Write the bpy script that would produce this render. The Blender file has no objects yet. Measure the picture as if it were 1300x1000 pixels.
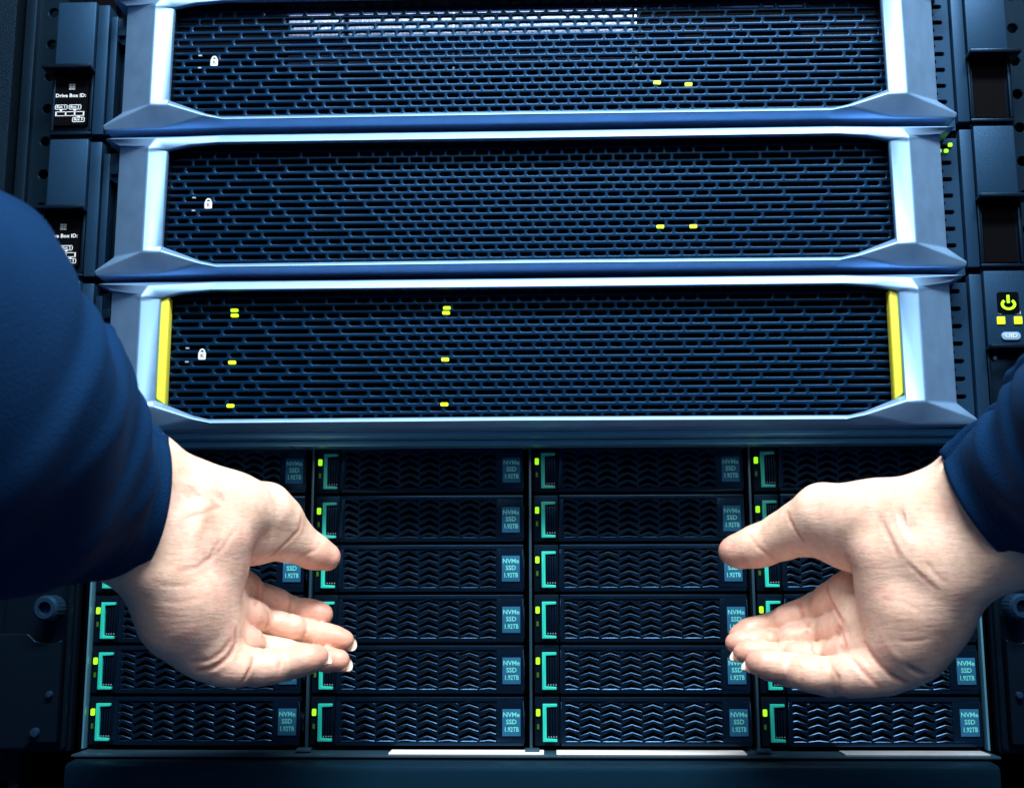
import bpy, bmesh, math, random
import numpy as np
from mathutils import Vector, Matrix
random.seed(7)
S = 0.001                                   # everything below is written in millimetres
scene = bpy.context.scene
COL = scene.collection

# ------------------------------------------------------------------ camera
cam_d = bpy.data.cameras.new('camera'); cam = bpy.data.objects.new('camera', cam_d); COL.objects.link(cam)
cam_d.sensor_width = 36.0; cam_d.lens = 36.0 * 1500 / 1300; cam_d.clip_start = 0.01; cam_d.clip_end = 50
_p, _w, _r = 0.163941, -0.032432, -0.001971
fw = Vector((math.sin(_w)*math.cos(_p), math.cos(_w)*math.cos(_p), math.sin(_p)))
rt = Vector((math.cos(_w), -math.sin(_w), 0)); up = rt.cross(fw)
R_ = rt*math.cos(_r) + up*math.sin(_r); U_ = up*math.cos(_r) - rt*math.sin(_r)
cam.matrix_world = Matrix(((R_.x, U_.x, -fw.x, 0.011575), (R_.y, U_.y, -fw.y, -0.6), (R_.z, U_.z, -fw.z, -0.1), (0, 0, 0, 1)))
cam_d.dof.use_dof = True; cam_d.dof.focus_distance = 0.575; cam_d.dof.aperture_fstop = 13
scene.camera = cam

# ------------------------------------------------------------------ light
world = bpy.data.worlds.new('World'); scene.world = world; world.use_nodes = True
bg = world.node_tree.nodes['Background']; bg.inputs[0].default_value = (0.22, 0.45, 0.90, 1); bg.inputs[1].default_value = 0.11

def area(name, loc, target, sx, sy, power, col):
    d = bpy.data.lights.new(name, 'AREA'); d.shape = 'RECTANGLE'; d.size = sx; d.size_y = sy; d.energy = power; d.color = col
    o = bpy.data.objects.new(name, d); COL.objects.link(o); o.location = loc
    o.rotation_euler = (Vector(target) - Vector(loc)).to_track_quat('-Z', 'Y').to_euler()
    return o
area('ceiling_tube_light', (0.12, -0.60, 0.80), (0.0, -0.05, -0.05), 0.75, 0.12, 26.5, (1.0, 0.985, 0.96))
area('front_fill_light', (0.10, -1.50, 0.80), (0.0, 0.0, -0.05), 1.2, 0.5, 9.5, (1.0, 0.93, 0.86))  # soft fill lamp added behind the camera to brighten the palms
scene.view_settings.view_transform = 'Standard'; scene.view_settings.look = 'None'
scene.view_settings.exposure = 0.0; scene.view_settings.gamma = 1.0; scene.view_settings.use_curve_mapping = False

# ------------------------------------------------------------------ materials
def mat(name, col, rough=0.45, metal=0.0, spec=0.5, emit=None, estr=0.0, bump=0.0, bscale=900, vary=0.0, vscale=40, rvary=0.0, coat=0.0, sss=0.0, scratch=0.0, tint=None):
    m = bpy.data.materials.new(name); m.use_nodes = True
    nt = m.node_tree; b = nt.nodes['Principled BSDF']; L = nt.links
    b.inputs['Base Color'].default_value = (*col, 1); b.inputs['Roughness'].default_value = rough
    b.inputs['Metallic'].default_value = metal; b.inputs['Specular IOR Level'].default_value = spec
    b.inputs['Coat Weight'].default_value = coat
    if tint: b.inputs['Specular Tint'].default_value = (*tint, 1)
    if sss: b.inputs['Subsurface Weight'].default_value = sss; b.inputs['Subsurface Scale'].default_value = 0.004
    if emit: b.inputs['Emission Color'].default_value = (*emit, 1); b.inputs['Emission Strength'].default_value = estr
    tc = nt.nodes.new('ShaderNodeTexCoord')
    if vary or rvary:
        n = nt.nodes.new('ShaderNodeTexNoise'); n.inputs['Scale'].default_value = vscale; n.inputs['Detail'].default_value = 6; n.inputs['Roughness'].default_value = 0.65
        L.new(tc.outputs['Object'], n.inputs['Vector'])
    if vary:
        r = nt.nodes.new('ShaderNodeMix'); r.data_type = 'RGBA'
        r.inputs['A'].default_value = (*[c*(1-vary) for c in col], 1); r.inputs['B'].default_value = (*[min(1, c*(1+vary)) for c in col], 1)
        L.new(n.outputs['Fac'], r.inputs['Factor']); L.new(r.outputs['Result'], b.inputs['Base Color'])
    if rvary:
        mr = nt.nodes.new('ShaderNodeMapRange'); mr.inputs['From Min'].default_value = 0.3; mr.inputs['From Max'].default_value = 0.7
        mr.inputs['To Min'].default_value = rough-rvary; mr.inputs['To Max'].default_value = rough+rvary
        L.new(n.outputs['Fac'], mr.inputs['Value']); L.new(mr.outputs['Result'], b.inputs['Roughness'])
    if bump:
        n2 = nt.nodes.new('ShaderNodeTexNoise'); n2.inputs['Scale'].default_value = bscale; n2.inputs['Detail'].default_value = 3
        L.new(tc.outputs['Object'], n2.inputs['Vector'])
        h = n2.outputs['Fac']
        if scratch:
            mp = nt.nodes.new('ShaderNodeMapping'); mp.inputs['Rotation'].default_value = (0, 0.5, 0.3); mp.inputs['Scale'].default_value = (14, 60, 900)
            n3 = nt.nodes.new('ShaderNodeTexNoise'); n3.inputs['Scale'].default_value = 1.0; n3.inputs['Detail'].default_value = 2
            L.new(tc.outputs['Object'], mp.inputs['Vector']); L.new(mp.outputs['Vector'], n3.inputs['Vector'])
            cr = nt.nodes.new('ShaderNodeMapRange'); cr.inputs['From Min'].default_value = 0.70; cr.inputs['From Max'].default_value = 0.76; cr.inputs['To Max'].default_value = -scratch
            L.new(n3.outputs['Fac'], cr.inputs['Value'])
            ad = nt.nodes.new('ShaderNodeMath'); ad.operation = 'ADD'; L.new(h, ad.inputs[0]); L.new(cr.outputs['Result'], ad.inputs[1]); h = ad.outputs[0]
        bp = nt.nodes.new('ShaderNodeBump'); bp.inputs['Strength'].default_value = bump; bp.inputs['Distance'].default_value = 0.0006
        L.new(h, bp.inputs['Height']); L.new(bp.outputs['Normal'], b.inputs['Normal'])
    return m
M = {}
M['silver'] = mat('silver_blue_paint', (0.185, 0.375, 0.65), 0.50, 0.74, bump=0.10, bscale=2600, rvary=0.06, vary=0.06, vscale=60, scratch=0.7)
M['ear'] = mat('dark_slate_plastic', (0.0055, 0.020, 0.046), 0.42, 0, bump=0.18, bscale=2200, vary=0.15, vscale=30, tint=(0.12, 0.45, 1.0))
M['grille'] = mat('blue_black_grille', (0.0015, 0.012, 0.036), 0.26, 0.0, 0.32, bump=0.06, bscale=1800, tint=(0.12, 0.45, 1.0))
M['black'] = mat('black_plastic', (0.002, 0.005, 0.010), 0.30, 0, 0.3, bump=0.08, bscale=1500, rvary=0.08, tint=(0.12, 0.45, 1.0))
M['void'] = mat('matt_black_steel', (0.0003, 0.0008, 0.002), 0.6, 0, 0.03)
M['carrier'] = mat('carrier_black_plastic', (0.0015, 0.0055, 0.014), 0.25, 0, 0.55, bump=0.05, bscale=1600, rvary=0.06, tint=(0.18, 0.50, 1.0))
M['powder'] = mat('black_powder_coat', (0.0015, 0.004, 0.007), 0.45, 0, 0.15, bump=0.9, bscale=1500, tint=(0.12, 0.45, 1.0))
M['rail'] = mat('dark_rail_steel', (0.002, 0.006, 0.011), 0.38, 0.0, 0.2, bump=0.1, bscale=1200, vary=0.2, tint=(0.12, 0.45, 1.0))
M['steelblue'] = mat('blue_grey_steel', (0.13, 0.42, 0.62), 0.34, 0.6, bump=0.06, bscale=1500, rvary=0.08)
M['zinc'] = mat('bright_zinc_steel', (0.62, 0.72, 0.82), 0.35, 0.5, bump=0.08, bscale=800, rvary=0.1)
M['steeldark'] = mat('dark_blue_steel', (0.03, 0.085, 0.14), 0.34, 0.5, bump=0.06, bscale=1500, rvary=0.08)
M['lip_light'] = mat('white_painted_light', (0.85, 0.88, 0.90), 0.4, bump=0.05, bscale=800)  # bright light along the bottom edge, put into the colour
M['panel'] = mat('dark_blue_panel_paint', (0.0025, 0.014, 0.028), 0.40, 0, 0.3, bump=0.12, bscale=1800, tint=(0.12, 0.45, 1.0))
M['teal'] = mat('teal_latch_plastic', (0.018, 0.56, 0.46), 0.38, vary=0.12, vscale=80)
M['plate'] = mat('blue_label_plate', (0.018, 0.105, 0.215), 0.40, 0, 0.2, tint=(0.12, 0.45, 1.0), vary=0.12, vscale=120)
M['plateprint'] = mat('pale_teal_print', (0.12, 0.62, 0.60), 0.5, vary=0.2, vscale=200)
M['white'] = mat('white_print', (0.55, 0.64, 0.72), 0.5)
M['greyprint'] = mat('grey_print', (0.25, 0.32, 0.38), 0.5)
M['led'] = mat('green_indicator_light', (0.25, 0.6, 0.02), 0.3, emit=(0.34, 0.95, 0.01), estr=1.1)
M['ledy'] = mat('lime_indicator_light', (0.4, 0.6, 0.02), 0.3, emit=(0.62, 1.0, 0.01), estr=1.1)
M['leddim'] = mat('unlit_green_indicator', (0.02, 0.10, 0.01), 0.3, emit=(0.3, 1.0, 0.02), estr=0.03)
M['yellow'] = mat('lime_yellow_plastic', (0.68, 0.72, 0.07), 0.30, vary=0.08, vscale=50, sss=0.2)
M['uid'] = mat('pale_blue_button', (0.16, 0.32, 0.50), 0.35)
M['chrome'] = mat('polished_screw_steel', (0.45, 0.52, 0.6), 0.22, 0.9)
M['cage'] = mat('perforated_aluminium', (0.16, 0.22, 0.36), 0.4, 0.3, bump=0.9, bscale=900, vary=0.9, vscale=1100)

# ------------------------------------------------------------------ mesh helpers
class MB:
    def __init__(self): self.v = []; self.f = []
    def add(self, vs, fs):
        o = len(self.v); self.v += [tuple(p) for p in vs]; self.f += [tuple(i+o for i in f) for f in fs]; return self
    def box(self, x0, x1, y0, y1, z0, z1):
        return self.add([(x0,y0,z0),(x1,y0,z0),(x1,y1,z0),(x0,y1,z0),(x0,y0,z1),(x1,y0,z1),(x1,y1,z1),(x0,y1,z1)],
            [(0,3,2,1),(4,5,6,7),(0,1,5,4),(1,2,6,5),(2,3,7,6),(3,0,4,7)])
    def prism(self, pts, y0, y1):            # outline in x,z (counter-clockwise seen from -y), from front y0 to back y1
        n = len(pts)
        self.add([(x, y0, z) for x, z in pts] + [(x, y1, z) for x, z in pts],
            [tuple(range(n)), tuple(range(2*n-1, n-1, -1))] + [(i, i+n, (i+1) % n + n, (i+1) % n) for i in range(n)])
        return self
    def cyl(self, cx, cz, y0, y1, r, n=20, r1=None):
        r1 = r if r1 is None else r1
        a = [2*math.pi*i/n for i in range(n)]
        return self.add([(cx+r*math.cos(t), y0, cz+r*math.sin(t)) for t in a] + [(cx+r1*math.cos(t), y1, cz+r1*math.sin(t)) for t in a],
            [tuple(range(n)), tuple(range(2*n-1, n-1, -1))] + [(i, i+n, (i+1) % n + n, (i+1) % n) for i in range(n)])
    def mesh(self, name, m, bevel=0, seg=2, sharp=35, merge=False, angle=25):
        me = bpy.data.meshes.new(name); me.from_pydata([(x*S, y*S, z*S) for x, y, z in self.v], [], self.f)
        bm = bmesh.new(); bm.from_mesh(me)
        if merge: bmesh.ops.remove_doubles(bm, verts=bm.verts, dist=1e-6)
        if bevel:
            if not merge: bmesh.ops.remove_doubles(bm, verts=bm.verts, dist=1e-7)
            bmesh.ops.recalc_face_normals(bm, faces=bm.faces)
            ed = [e for e in bm.edges if len(e.link_faces) == 2 and e.calc_face_angle(0) > math.radians(angle)]
            bmesh.ops.bevel(bm, geom=ed, offset=bevel*S, segments=seg, profile=0.6, affect='EDGES', clamp_overlap=True)
        bm.to_mesh(me); bm.free()
        me.shade_smooth(); me.set_sharp_from_angle(angle=math.radians(sharp))
        me.materials.append(M[m] if isinstance(m, str) else m)
        return me
    def build(self, name, m, parent=None, **k):
        return link(name, self.mesh(name, m, **k), parent)
def link(name, me, parent=None, loc=None):
    o = bpy.data.objects.new(name, me); COL.objects.link(o)
    if parent is not None: o.parent = parent
    if loc: o.location = [c*S for c in loc]
    return o
def thing(name, label, cat, loc=(0, 0, 0), group=None):
    o = bpy.data.objects.new(name, None); COL.objects.link(o); o.empty_display_size = 0.01
    o.location = [c*S for c in loc]; o['label'] = label; o['category'] = cat
    if group: o['group'] = group
    return o
_tcache = {}
def text_geo(body, size, bold=0.0):
    key = (body, size, bold)
    if key not in _tcache:
        c = bpy.data.curves.new('t', 'FONT'); c.body = body; c.size = size; c.align_x = 'CENTER'; c.align_y = 'CENTER'; c.resolution_u = 2; c.offset = bold
        o = bpy.data.objects.new('t', c); COL.objects.link(o)
        dg = bpy.context.evaluated_depsgraph_get(); me = bpy.data.meshes.new_from_object(o.evaluated_get(dg))
        _tcache[key] = ([tuple(v.co) for v in me.vertices], [tuple(p.vertices) for p in me.polygons])
        bpy.data.objects.remove(o); bpy.data.curves.remove(c); bpy.data.meshes.remove(me)
    return _tcache[key]
def put_text(mb, body, x, z, y, size, bold=0.0, sx=1.0):
    vs, fs = text_geo(body, size, bold)
    mb.add([(x + a*sx, y, z + b) for a, b, _ in vs], fs); return mb
def rrect(x0, x1, z0, z1, r, n=4):
    out = []
    for cx, cz, a0 in ((x1-r, z1-r, 0), (x0+r, z1-r, 90), (x0+r, z0+r, 180), (x1-r, z0+r, 270)):
        for i in range(n+1):
            t = math.radians(a0 + 90*i/n); out.append((cx+r*math.cos(t), cz+r*math.sin(t)))
    return out
def ring_cell(mb, x0, x1, z0, z1, loop, y, depth, cham=0.0, chd=0.0):
    # a rectangular cell of plate with the hole `loop` (ccw, starting in the upper right, grouped in four equal quadrant arcs)
    n = len(loop); q = n//4
    cx = sum(p[0] for p in loop)/n; cz = sum(p[1] for p in loop)/n
    vs = [(x1,y,z1),(x0,y,z1),(x0,y,z0),(x1,y,z0)] + [(a,y,b) for a,b in loop]
    fs = []
    for k in range(4):
        for i in range(q-1): fs.append((k, 4+k*q+i, 4+k*q+i+1))
        fs.append((k, 4+k*q+q-1, 4+((k+1)*q) % n, (k+1) % 4))
    o = 4
    if cham:
        vs += [(a-(cham if a > cx else -cham), y+chd, b-(cham if b > cz else -cham)) for a, b in loop]
        fs += [(4+i, 4+n+i, 4+n+(i+1) % n, 4+(i+1) % n) for i in range(n)]; o = 4+n
    vs += [(vs[o+i][0], y+depth, vs[o+i][2]) for i in range(n)]
    fs += [(o+i, o+n+i, o+n+(i+1) % n, o+(i+1) % n) for i in range(n)]
    mb.add(vs, fs)

# ------------------------------------------------------------------ rack cabinet (setting of the close-up)
rack = thing('server_rack', 'black rack cabinet with round-holed mounting rails holding all the servers', 'rack', (0, 0, -200))
def rail(sx):
    m = MB(); xa, xb = 252.5, 268.0
    z = -260.0; zs = 9.2 + 18.62*np.arange(-14, 12)
    for zc in zs:
        loop = [(260.4 + 3.1*math.cos(math.radians(a)), zc + 3.1*math.sin(math.radians(a))) for a in (10,30,50,70, 110,130,150,170, 190,210,230,250, 290,310,330,350)]
        if sx < 0: loop = [(-a, b) for a, b in loop]; loop = [loop[i] for i in (7,6,5,4,3,2,1,0,15,14,13,12,11,10,9,8)]
        x0, x1 = (xa, xb) if sx > 0 else (-xb, -xa)
        ring_cell(m, x0, x1, zc-9.31, zc+9.31, loop, 0, 3.0, 0.35, 0.35)
    m.v = [(a, b, c+200) for a, b, c in m.v]
    m.build('mounting_rail', 'rail', rack, merge=True)
    w = MB(); w.box(sx*268 if sx > 0 else -274, 274 if sx > 0 else -268, -4, 60, -110+0, 640)
    w.build('rail_flange', 'rail', rack, bevel=0.8)
    w = MB(); a, b = (276, 420) if sx > 0 else (-420, -276)
    w.box(a, b, -10, 60, -110, 640); w.build('side_panel', 'powder', rack, bevel=2.0)
    w = MB(); a, b = (250, 276) if sx > 0 else (-276, -250)
    w.box(a, b, 62, 70, -110, 640); w.build('rear_post', 'void', rack)
rail(-1); rail(1)
MB().box(-420, 420, 420, 425, -200, 700).build('back_panel', 'void', rack)

# ------------------------------------------------------------------ the three fronts with silver frames
ZT = (169.9, 92.8, 15.4)
def bezel_mesh():
    P = dict(TM=(0,-28,37), T4=(155,-28.5,36.9), T1=(187,-29,36.6), T=(216.3,-30,35.9), E1=(209.4,-26,33.2), E2=(209.4,-26,-26.0), B=(217.6,-30,-34.3), BB=(216.4,-30,-36.8),
        B1=(186,-32,-37.3), B3=(152,-32,-37.4), BM=(0,-32,-37.4), C1=(189.9,-39,25.0), C2=(190.5,-39,-26.9), O1=(181,-35,27.2), O2=(181.8,-35,-23.2), O14=(170,-35.6,29.4),
        O3=(154.5,-36,-32.7), O4=(155,-36,30.6), O23=(162,-35.8,-31.0), MI=(0,-36.5,30.4), MB=(0,-36.5,-32.4), MD=(0,-38,-34.6), D3=(152.5,-38,-34.9), D23=(161,-38.3,-33.0), D1=(180.6,-39,-26.7),
        U4=(155,-34,35.2), UM=(0,-33.5,35.3), U1=(187,-36,33.6), C0=(189.5,-39.6,27.0))
    F = [('TM','UM','U4','T4'), ('UM','MI','O4','U4'), ('T4','U4','U1','T1'), ('U4','O4','O14','O1','C0','U1'), ('O1','C1','C0'), ('T1','U1','T'), ('U1','C0','E1','T'), ('C0','C1','E1'),
        ('E1','C1','C2','E2'), ('C1','O1','O2','D1','C2'), ('O2','O23','D23','D1'), ('O23','O3','D3','D23'), ('O3','MB','MD','D3'),
        ('B','E2','C2'), ('B','C2','B1','BB'), ('C2','D1','D23','B1'), ('D23','D3','B3','B1'), ('D3','MD','BM','B3')]
    outer = ['TM','T4','T1','T','E1','E2','B','BB','B1','B3','BM']; inner = ['MI','O4','O14','O1','O2','O23','O3','MB']
    m = MB()
    for s in (1, -1):
        q = {k: (s*a, b, c) for k, (a, b, c) in P.items()}
        for f in F: m.add([q[k] for k in f], [tuple(range(len(f)))])
        for lp, yb in ((outer, -6), (inner, -33.0)):
            for a, b in zip(lp, lp[1:]):
                A, B_ = q[a], q[b]; m.add([A, B_, (B_[0], yb, B_[2]), (A[0], yb, A[2])], [(0,1,2,3)])
    return m.mesh('bezel', 'silver', bevel=2.0, seg=4, sharp=60, merge=True, angle=7)
BEZEL = bezel_mesh()
def liner_mesh():
    pts = [(0,30.6), (155,30.8), (170,29.6), (181.2,27.4), (182,-23.4), (162,-31.2), (154.5,-32.9), (0,-32.6)]
    ring = pts + [(-x, z) for x, z in pts[-2:0:-1]]; m = MB(); n = len(ring)
    m.add([(x, -33.2, z) for x, z in ring] + [(x, -24.0, z) for x, z in ring], [(i, (i+1) % n, n+(i+1) % n, n+i) for i in range(n)])
    return m.mesh('opening_liner', 'black', sharp=60)
LINER = liner_mesh()

SLOTS = []
def grille_mesh():
    m = MB(); u, p = 7.42, 3.86; rng = random.Random(3); y = -27.0
    for j in range(17):
        z1 = 30.4 + 2.4 - j*p; z0 = z1 - p
        x = -192.9 + (u/2 if j % 2 else 0)
        while x < 189:
            c = abs(x + 10); n = 1
            if c > 70:
                t = rng.random(); far = min(1, (c-70)/60)
                n = 1 if t < 0.62-0.42*far else (2 if t < 0.95-0.12*far else 3)
            elif rng.random() < 0.05: n = 2
            x1 = x + n*u
            a0, a1, b0, b1 = x+0.5, x1-0.5, z0+0.52, z1-0.52; r = 0.95
            loop = []
            for cx, cz, s0 in ((a1-r, b1-r, 0), (a0+r, b1-r, 90), (a0+r, b0+r, 180), (a1-r, b0+r, 270)):
                for t in (0, 45, 90):
                    t = math.radians(s0 + t); loop.append((cx+r*math.cos(t), cz+r*math.sin(t)))
            ring_cell(m, x, x1, z0, z1, loop, y, 2.2, 0.26, 0.18)
            SLOTS.append(((x+x1)/2 if n == 1 else x+u/2, (z0+z1)/2)); x = x1
    return m.mesh('grille', 'grille', sharp=40)
GRILLE = grille_mesh()

def lock_geo():
    b = MB()
    b.prism(rrect(-1.9, 1.9, -2.6, 1.2, 0.5), -0.25, 0)
    n = 10; o = [(1.6*math.cos(math.pi*i/n), 1.0+1.9*math.sin(math.pi*i/n)) for i in range(n+1)]; i_ = [(0.9*math.cos(math.pi*i/n), 1.0+1.1*math.sin(math.pi*i/n)) for i in range(n+1)]
    vs = [(a,-0.22,c) for a, c in o] + [(a,-0.22,c) for a, c in i_]
    b.add(vs, [(k, k+1, n+2+k, n+1+k) for k in range(n)])
    return b.mesh('padlock_emblem', 'white')
LOCK = lock_geo()
LOCKK = put_text(MB(), 'K', 0.1, -0.75, -0.31, 2.9, 0.02).mesh('padlock_letter', 'black')
LEDB = MB().prism(rrect(-1.9, 1.9, -0.85, 0.85, 0.6), -0.5, 0.5).mesh('indicator_light', 'ledy')

def chassis(t, top):
    # dark box behind each frame: floor, lid, side walls and the drive front seen through the slots
    MB().box(-205, 205, 8, 14, -36, 33).build('drive_front', 'void', t)
    MB().box(-221, 221, -5.5, 300, -37.5, -35.9).build('chassis_floor', 'black', t)
    if not top: MB().box(-221, 221, -5.5, 300, 35.6, 37.0).build('chassis_lid', 'black', t)
    for s in (-1, 1): MB().box(min(s*221, s*222.5), max(s*221, s*222.5), -5, 300, -37.5, 37).build('chassis_side', 'black', t)

def side_vent(t, s):
    if s > 0:
        m = MB(); z = 30.0; k = 0
        m.box(205, 223, -9, -7, -36, 36.5)
        w = MB()
        zz = 32.0
        while zz > -33:
            e = 219.0 if k % 2 == 0 else 214.6
            loop = []
            a0, a1, b0, b1 = 206.5, e, zz-1.25, zz+1.25; r = 0.9
            for cx, cz, s0 in ((a1-r, b1-r, 0), (a0+r, b1-r, 90), (a0+r, b0+r, 180), (a1-r, b0+r, 270)):
                for q in (0, 45, 90):
                    q = math.radians(s0+q); loop.append((cx+r*math.cos(q), cz+r*math.sin(q)))
            ring_cell(w, 204.5, 222.3, zz-2.2, zz+2.2, loop, -12.5, 2.4, 0.25, 0.4)
            zz -= 4.4; k += 1
        w.box(204.5, 222.3, -12.5, -10, zz+2.2, -36.4); w.box(204.5, 222.3, -12.5, -10, 34.2, 36.4)
        v = w.build('side_vent', 'ear', t); m.build('vent_backing', 'void', v)
    else:
        w = MB(); w.box(-222.3, -203, -6, -4.5, -37, 36.5); r = w.build('latch_recess', 'black', t)
        h = MB(); h.prism([(-219.0, 33), (-219.0, 20), (-215.0, 17.5), (-211.5, 17.5), (-211.5, 27), (-214, 33)], -14, -7); h.box(-217.5, -213, -17, -14, 21.5, 26.5)
        h.build('latch_hook', 'ear', t, bevel=0.6)
        g = MB(); g.box(-221.8, -218.2, -15, -6.2, -33, 33.5); g.build('latch_bar', 'ear', t, bevel=0.5)

def ear(t, s, kind):
    # outer latch block: upper plate, slim strip by the frame, and a lower pocket
    X = lambda a, b: (min(s*a, s*b), max(s*a, s*b))
    m = MB(); m.box(*X(229.6, 250.2), -17, 0, 3.6, 41.2); p = m.build('ear_plate', 'ear', t, bevel=0.9)
    m = MB(); m.box(*X(222.8, 229.0), -15.5, 0, -33, 40.0); m.build('ear_strip', 'ear', t, bevel=0.8)
    m = MB(); m.box(*X(229.6, 252.6), -13, 0, -35, 3.0); m.box(*X(228.6, 254.6), -23.5, -13, 1.2, 3.3); m.box(*X(229.4, 231.0), -15.5, -13, -31, 1.0); m.box(*X(249.6, 251.4), -15.5, -13, -31, 1.0); m.box(*X(229.4, 251.4), -15.5, -13, -33, -31.2)
    q = m.build('latch_pocket', 'black', t, bevel=0.7)
    if kind == 'label':
        m = MB(); x0, x1 = -250.0, -232.0
        m.prism(rrect(x0, x1, -27.6, -1.0, 1.2), -15.2, -13); lab = m.build('label_panel', 'void', t)
        d = MB(); y = -15.45; cx = -240.8
        put_text(d, 'Drive Box ID:', cx-0.4, -11.2, y, 2.75, 0.05, 1.05)
        for tx, a, c in (('Box 1', -246.0, -17.6), ('Box 2', -238.6, -17.6), ('Box 3', -236.4, -24.6)): put_text(d, tx, a, c, y-0.2, 2.0, 0.04)
        d.build('label_text', 'white', lab)
        d = MB(); w = 0.32
        for a, c in ((-246.0, -17.6), (-238.6, -17.6), (-236.4, -24.6)):      # outlined tags with pointers
            x0_, x1_, z0_, z1_ = a-3.3, a+3.3, c-1.35, c+1.35
            for bx in ((x0_, x1_, z0_, z0_+w), (x0_, x1_, z1_-w, z1_), (x0_, x0_+w, z0_, z1_), (x1_-w, x1_, z0_, z1_)): d.box(bx[0], bx[1], y, y+0.2, bx[2], bx[3])
            sg = -1 if c > -20 else 1
            d.add([(a-0.9, y, c+sg*1.35), (a+0.9, y, c+sg*1.35), (a, y, c+sg*2.5)], [(0,1,2)])
        for a in (-248.6, -243.4, -238.6, -233.8): d.box(a-w, a+w, y, y+0.2, -22.6, -20.0)
        for zc in (-20.2, -22.4): d.box(-248.6, -233.8, y, y+0.2, zc-w/2, zc+w/2)
        d.build('label_lines', 'white', lab)
        d = MB()
        for i in range(2):
            for k in range(3): d.box(cx-1.6+i*1.7, cx-0.1+i*1.7, y, y+0.2, -7.9+k*1.15, -7.0+k*1.15)
        d.build('label_icon', 'greyprint', lab)
    elif kind == 'plain':
        m = MB(); m.box(*X(232.2, 248.6), -13.6, -13, -30, 0.4); m.build('pocket_face', 'void', t)

def server(i, label, s3=False):
    t = thing('storage_server', label, 'server', (0, 0, ZT[i]), 'silver framed servers stacked in the rack')
    link('bezel', BEZEL, t); link('opening_liner', LINER, t); link('grille', GRILLE, t)
    chassis(t, i == 0)
    k = link('padlock_emblem', LOCK, t, (-161.6, -27.1, 1.3 if i < 2 else 0.5)); link('padlock_letter', LOCKK, k)
    d = MB()
    for dz in (4.6, -2.2): d.box(-170.0, -168.3, -27.3, -26.6, dz-0.35 + (0 if i < 2 else -0.9), dz+0.35 + (0 if i < 2 else -0.9))
    d.build('lock_marks', 'greyprint', t)
    side_vent(t, 1); side_vent(t, -1)
    return t
s1 = server(0, 'topmost silver framed server, pale aluminium drives glinting through the top of its grille')
s2 = server(1, 'middle silver framed server, two lime lights low on the right of its grille')
s3 = server(2, 'lowest silver framed server with two lime yellow strips inside its frame and a power button')
s3.scale = (1, 1, 1.02)
ear(s1, -1, 'label'); ear(s1, 1, 'plain'); ear(s2, -1, 'label'); ear(s2, 1, 'plain'); ear(s3, -1, 'plain'); ear(s3, 1, 'power')
for t, pts in ((s1, ((67.6, -14.2), (83.6, -15.4))), (s2, ((67.5, -13.6), (84.0, -13.6))), (s3, ((-146.2, 22.4), (-146.0, 19.9), (-146.4, -3.6), (-146.4, -25.0), (-39.4, 22.6), (-39.8, 20.2), (-40.1, -3.0), (-40.3, -25.0)))):
    for x, z in pts: link('indicator_light', LEDB, t, (x, -26.9, z))      # light pipes flush with the mesh
SLED = MB().prism(rrect(-1.0, 1.0, -0.9, 0.9, 0.4), -0.5, 0.5).mesh('side_light', 'led')
for t, x, z in ((s1, 211.6, 28.4), (s2, 212.9, 29.4), (s2, 216.4, 29.4), (s2, 218.6, 32.6)): link('side_light', SLED, t, (x, -13.2, z))
# pale perforated drive fronts high up behind the top grille
for x0, x1 in ((-130, -100), (-97, -40), (-38.5, 58)):
    MB().box(x0, x1, 2, 7, 12, 47).build('drive_plate', 'cage', s1, bevel=0.5)
for x in (-39.3, 59.5): MB().box(x-0.5, x+0.5, 0.5, 7, 5, 46).build('drive_rib', 'zinc', s1)
for x0, x1, z0, z1 in ((66, 86, 22, 27), (101, 116, 22, 27), (112, 150, 30, 32)): MB().box(x0, x1, 2, 7, z0, z1).build('drive_tag', 'cage', s1, bevel=0.4)
# yellow strips of the lowest frame
for s in (-1, 1):
    m = MB(); a, b = (177.2, 181.8)
    pts = [(s*a, -25.4), (s*b, -22.6), (s*b, 26.4), (s*a, 28.2)]
    if s < 0: pts = pts[::-1]
    m.prism(pts, -34.0, -27.5); m.build('yellow_strip', 'yellow', s3, bevel=1.2, seg=3)
# power panel on the lowest server
b = MB().prism(rrect(235.4, 246.0, 19.6, 30.2, 1.0), -17.6, -16.5).build('power_button', 'void', s3)
m = MB(); n = 22; ang = [math.radians(90+38 + (360-76)*i/n) for i in range(n+1)]
vs = [(240.6+3.6*math.cos(a)*1.05, -17.9, 24.0+2.9*math.sin(a)) for a in ang] + [(240.6+2.2*math.cos(a)*1.05, -17.9, 24.0+1.7*math.sin(a)) for a in ang]
m.add(vs, [(k, k+1, n+2+k, n+1+k) for k in range(n)]); m.box(239.9, 241.3, -18.0, -17.8, 24.6, 28.6)
m.build('power_symbol', 'led', b)
for x in (236.6, 245.0):
    MB().box(x-1.9, x+1.9, -17.9, -16.6, 14.2, 17.9).build('panel_light', 'ledy', s3, bevel=0.3)
d = MB()
for x, kk in ((236.6, 1), (245.0, 2)):
    d.box(x-1.0, x+1.0, -17.3, -17.0, 19.6-0.2, 19.6+0.2); d.box(x-0.2, x+0.2, -17.3, -17.0, 19.0, 20.6)
    if kk == 2: d.box(x+1.2, x+1.6, -17.3, -17.0, 19.0, 20.6)
d.build('panel_icons', 'greyprint', s3)
u = MB().prism(rrect(236.2, 245.6, 6.2, 10.2, 1.8), -18.0, -16.5).build('locator_button', 'uid', s3, bevel=0.4)
put_text(MB(), 'UID', 240.9, 8.2, -18.15, 2.9, 0.03, 1.25).build('button_text', 'white', u)
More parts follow.
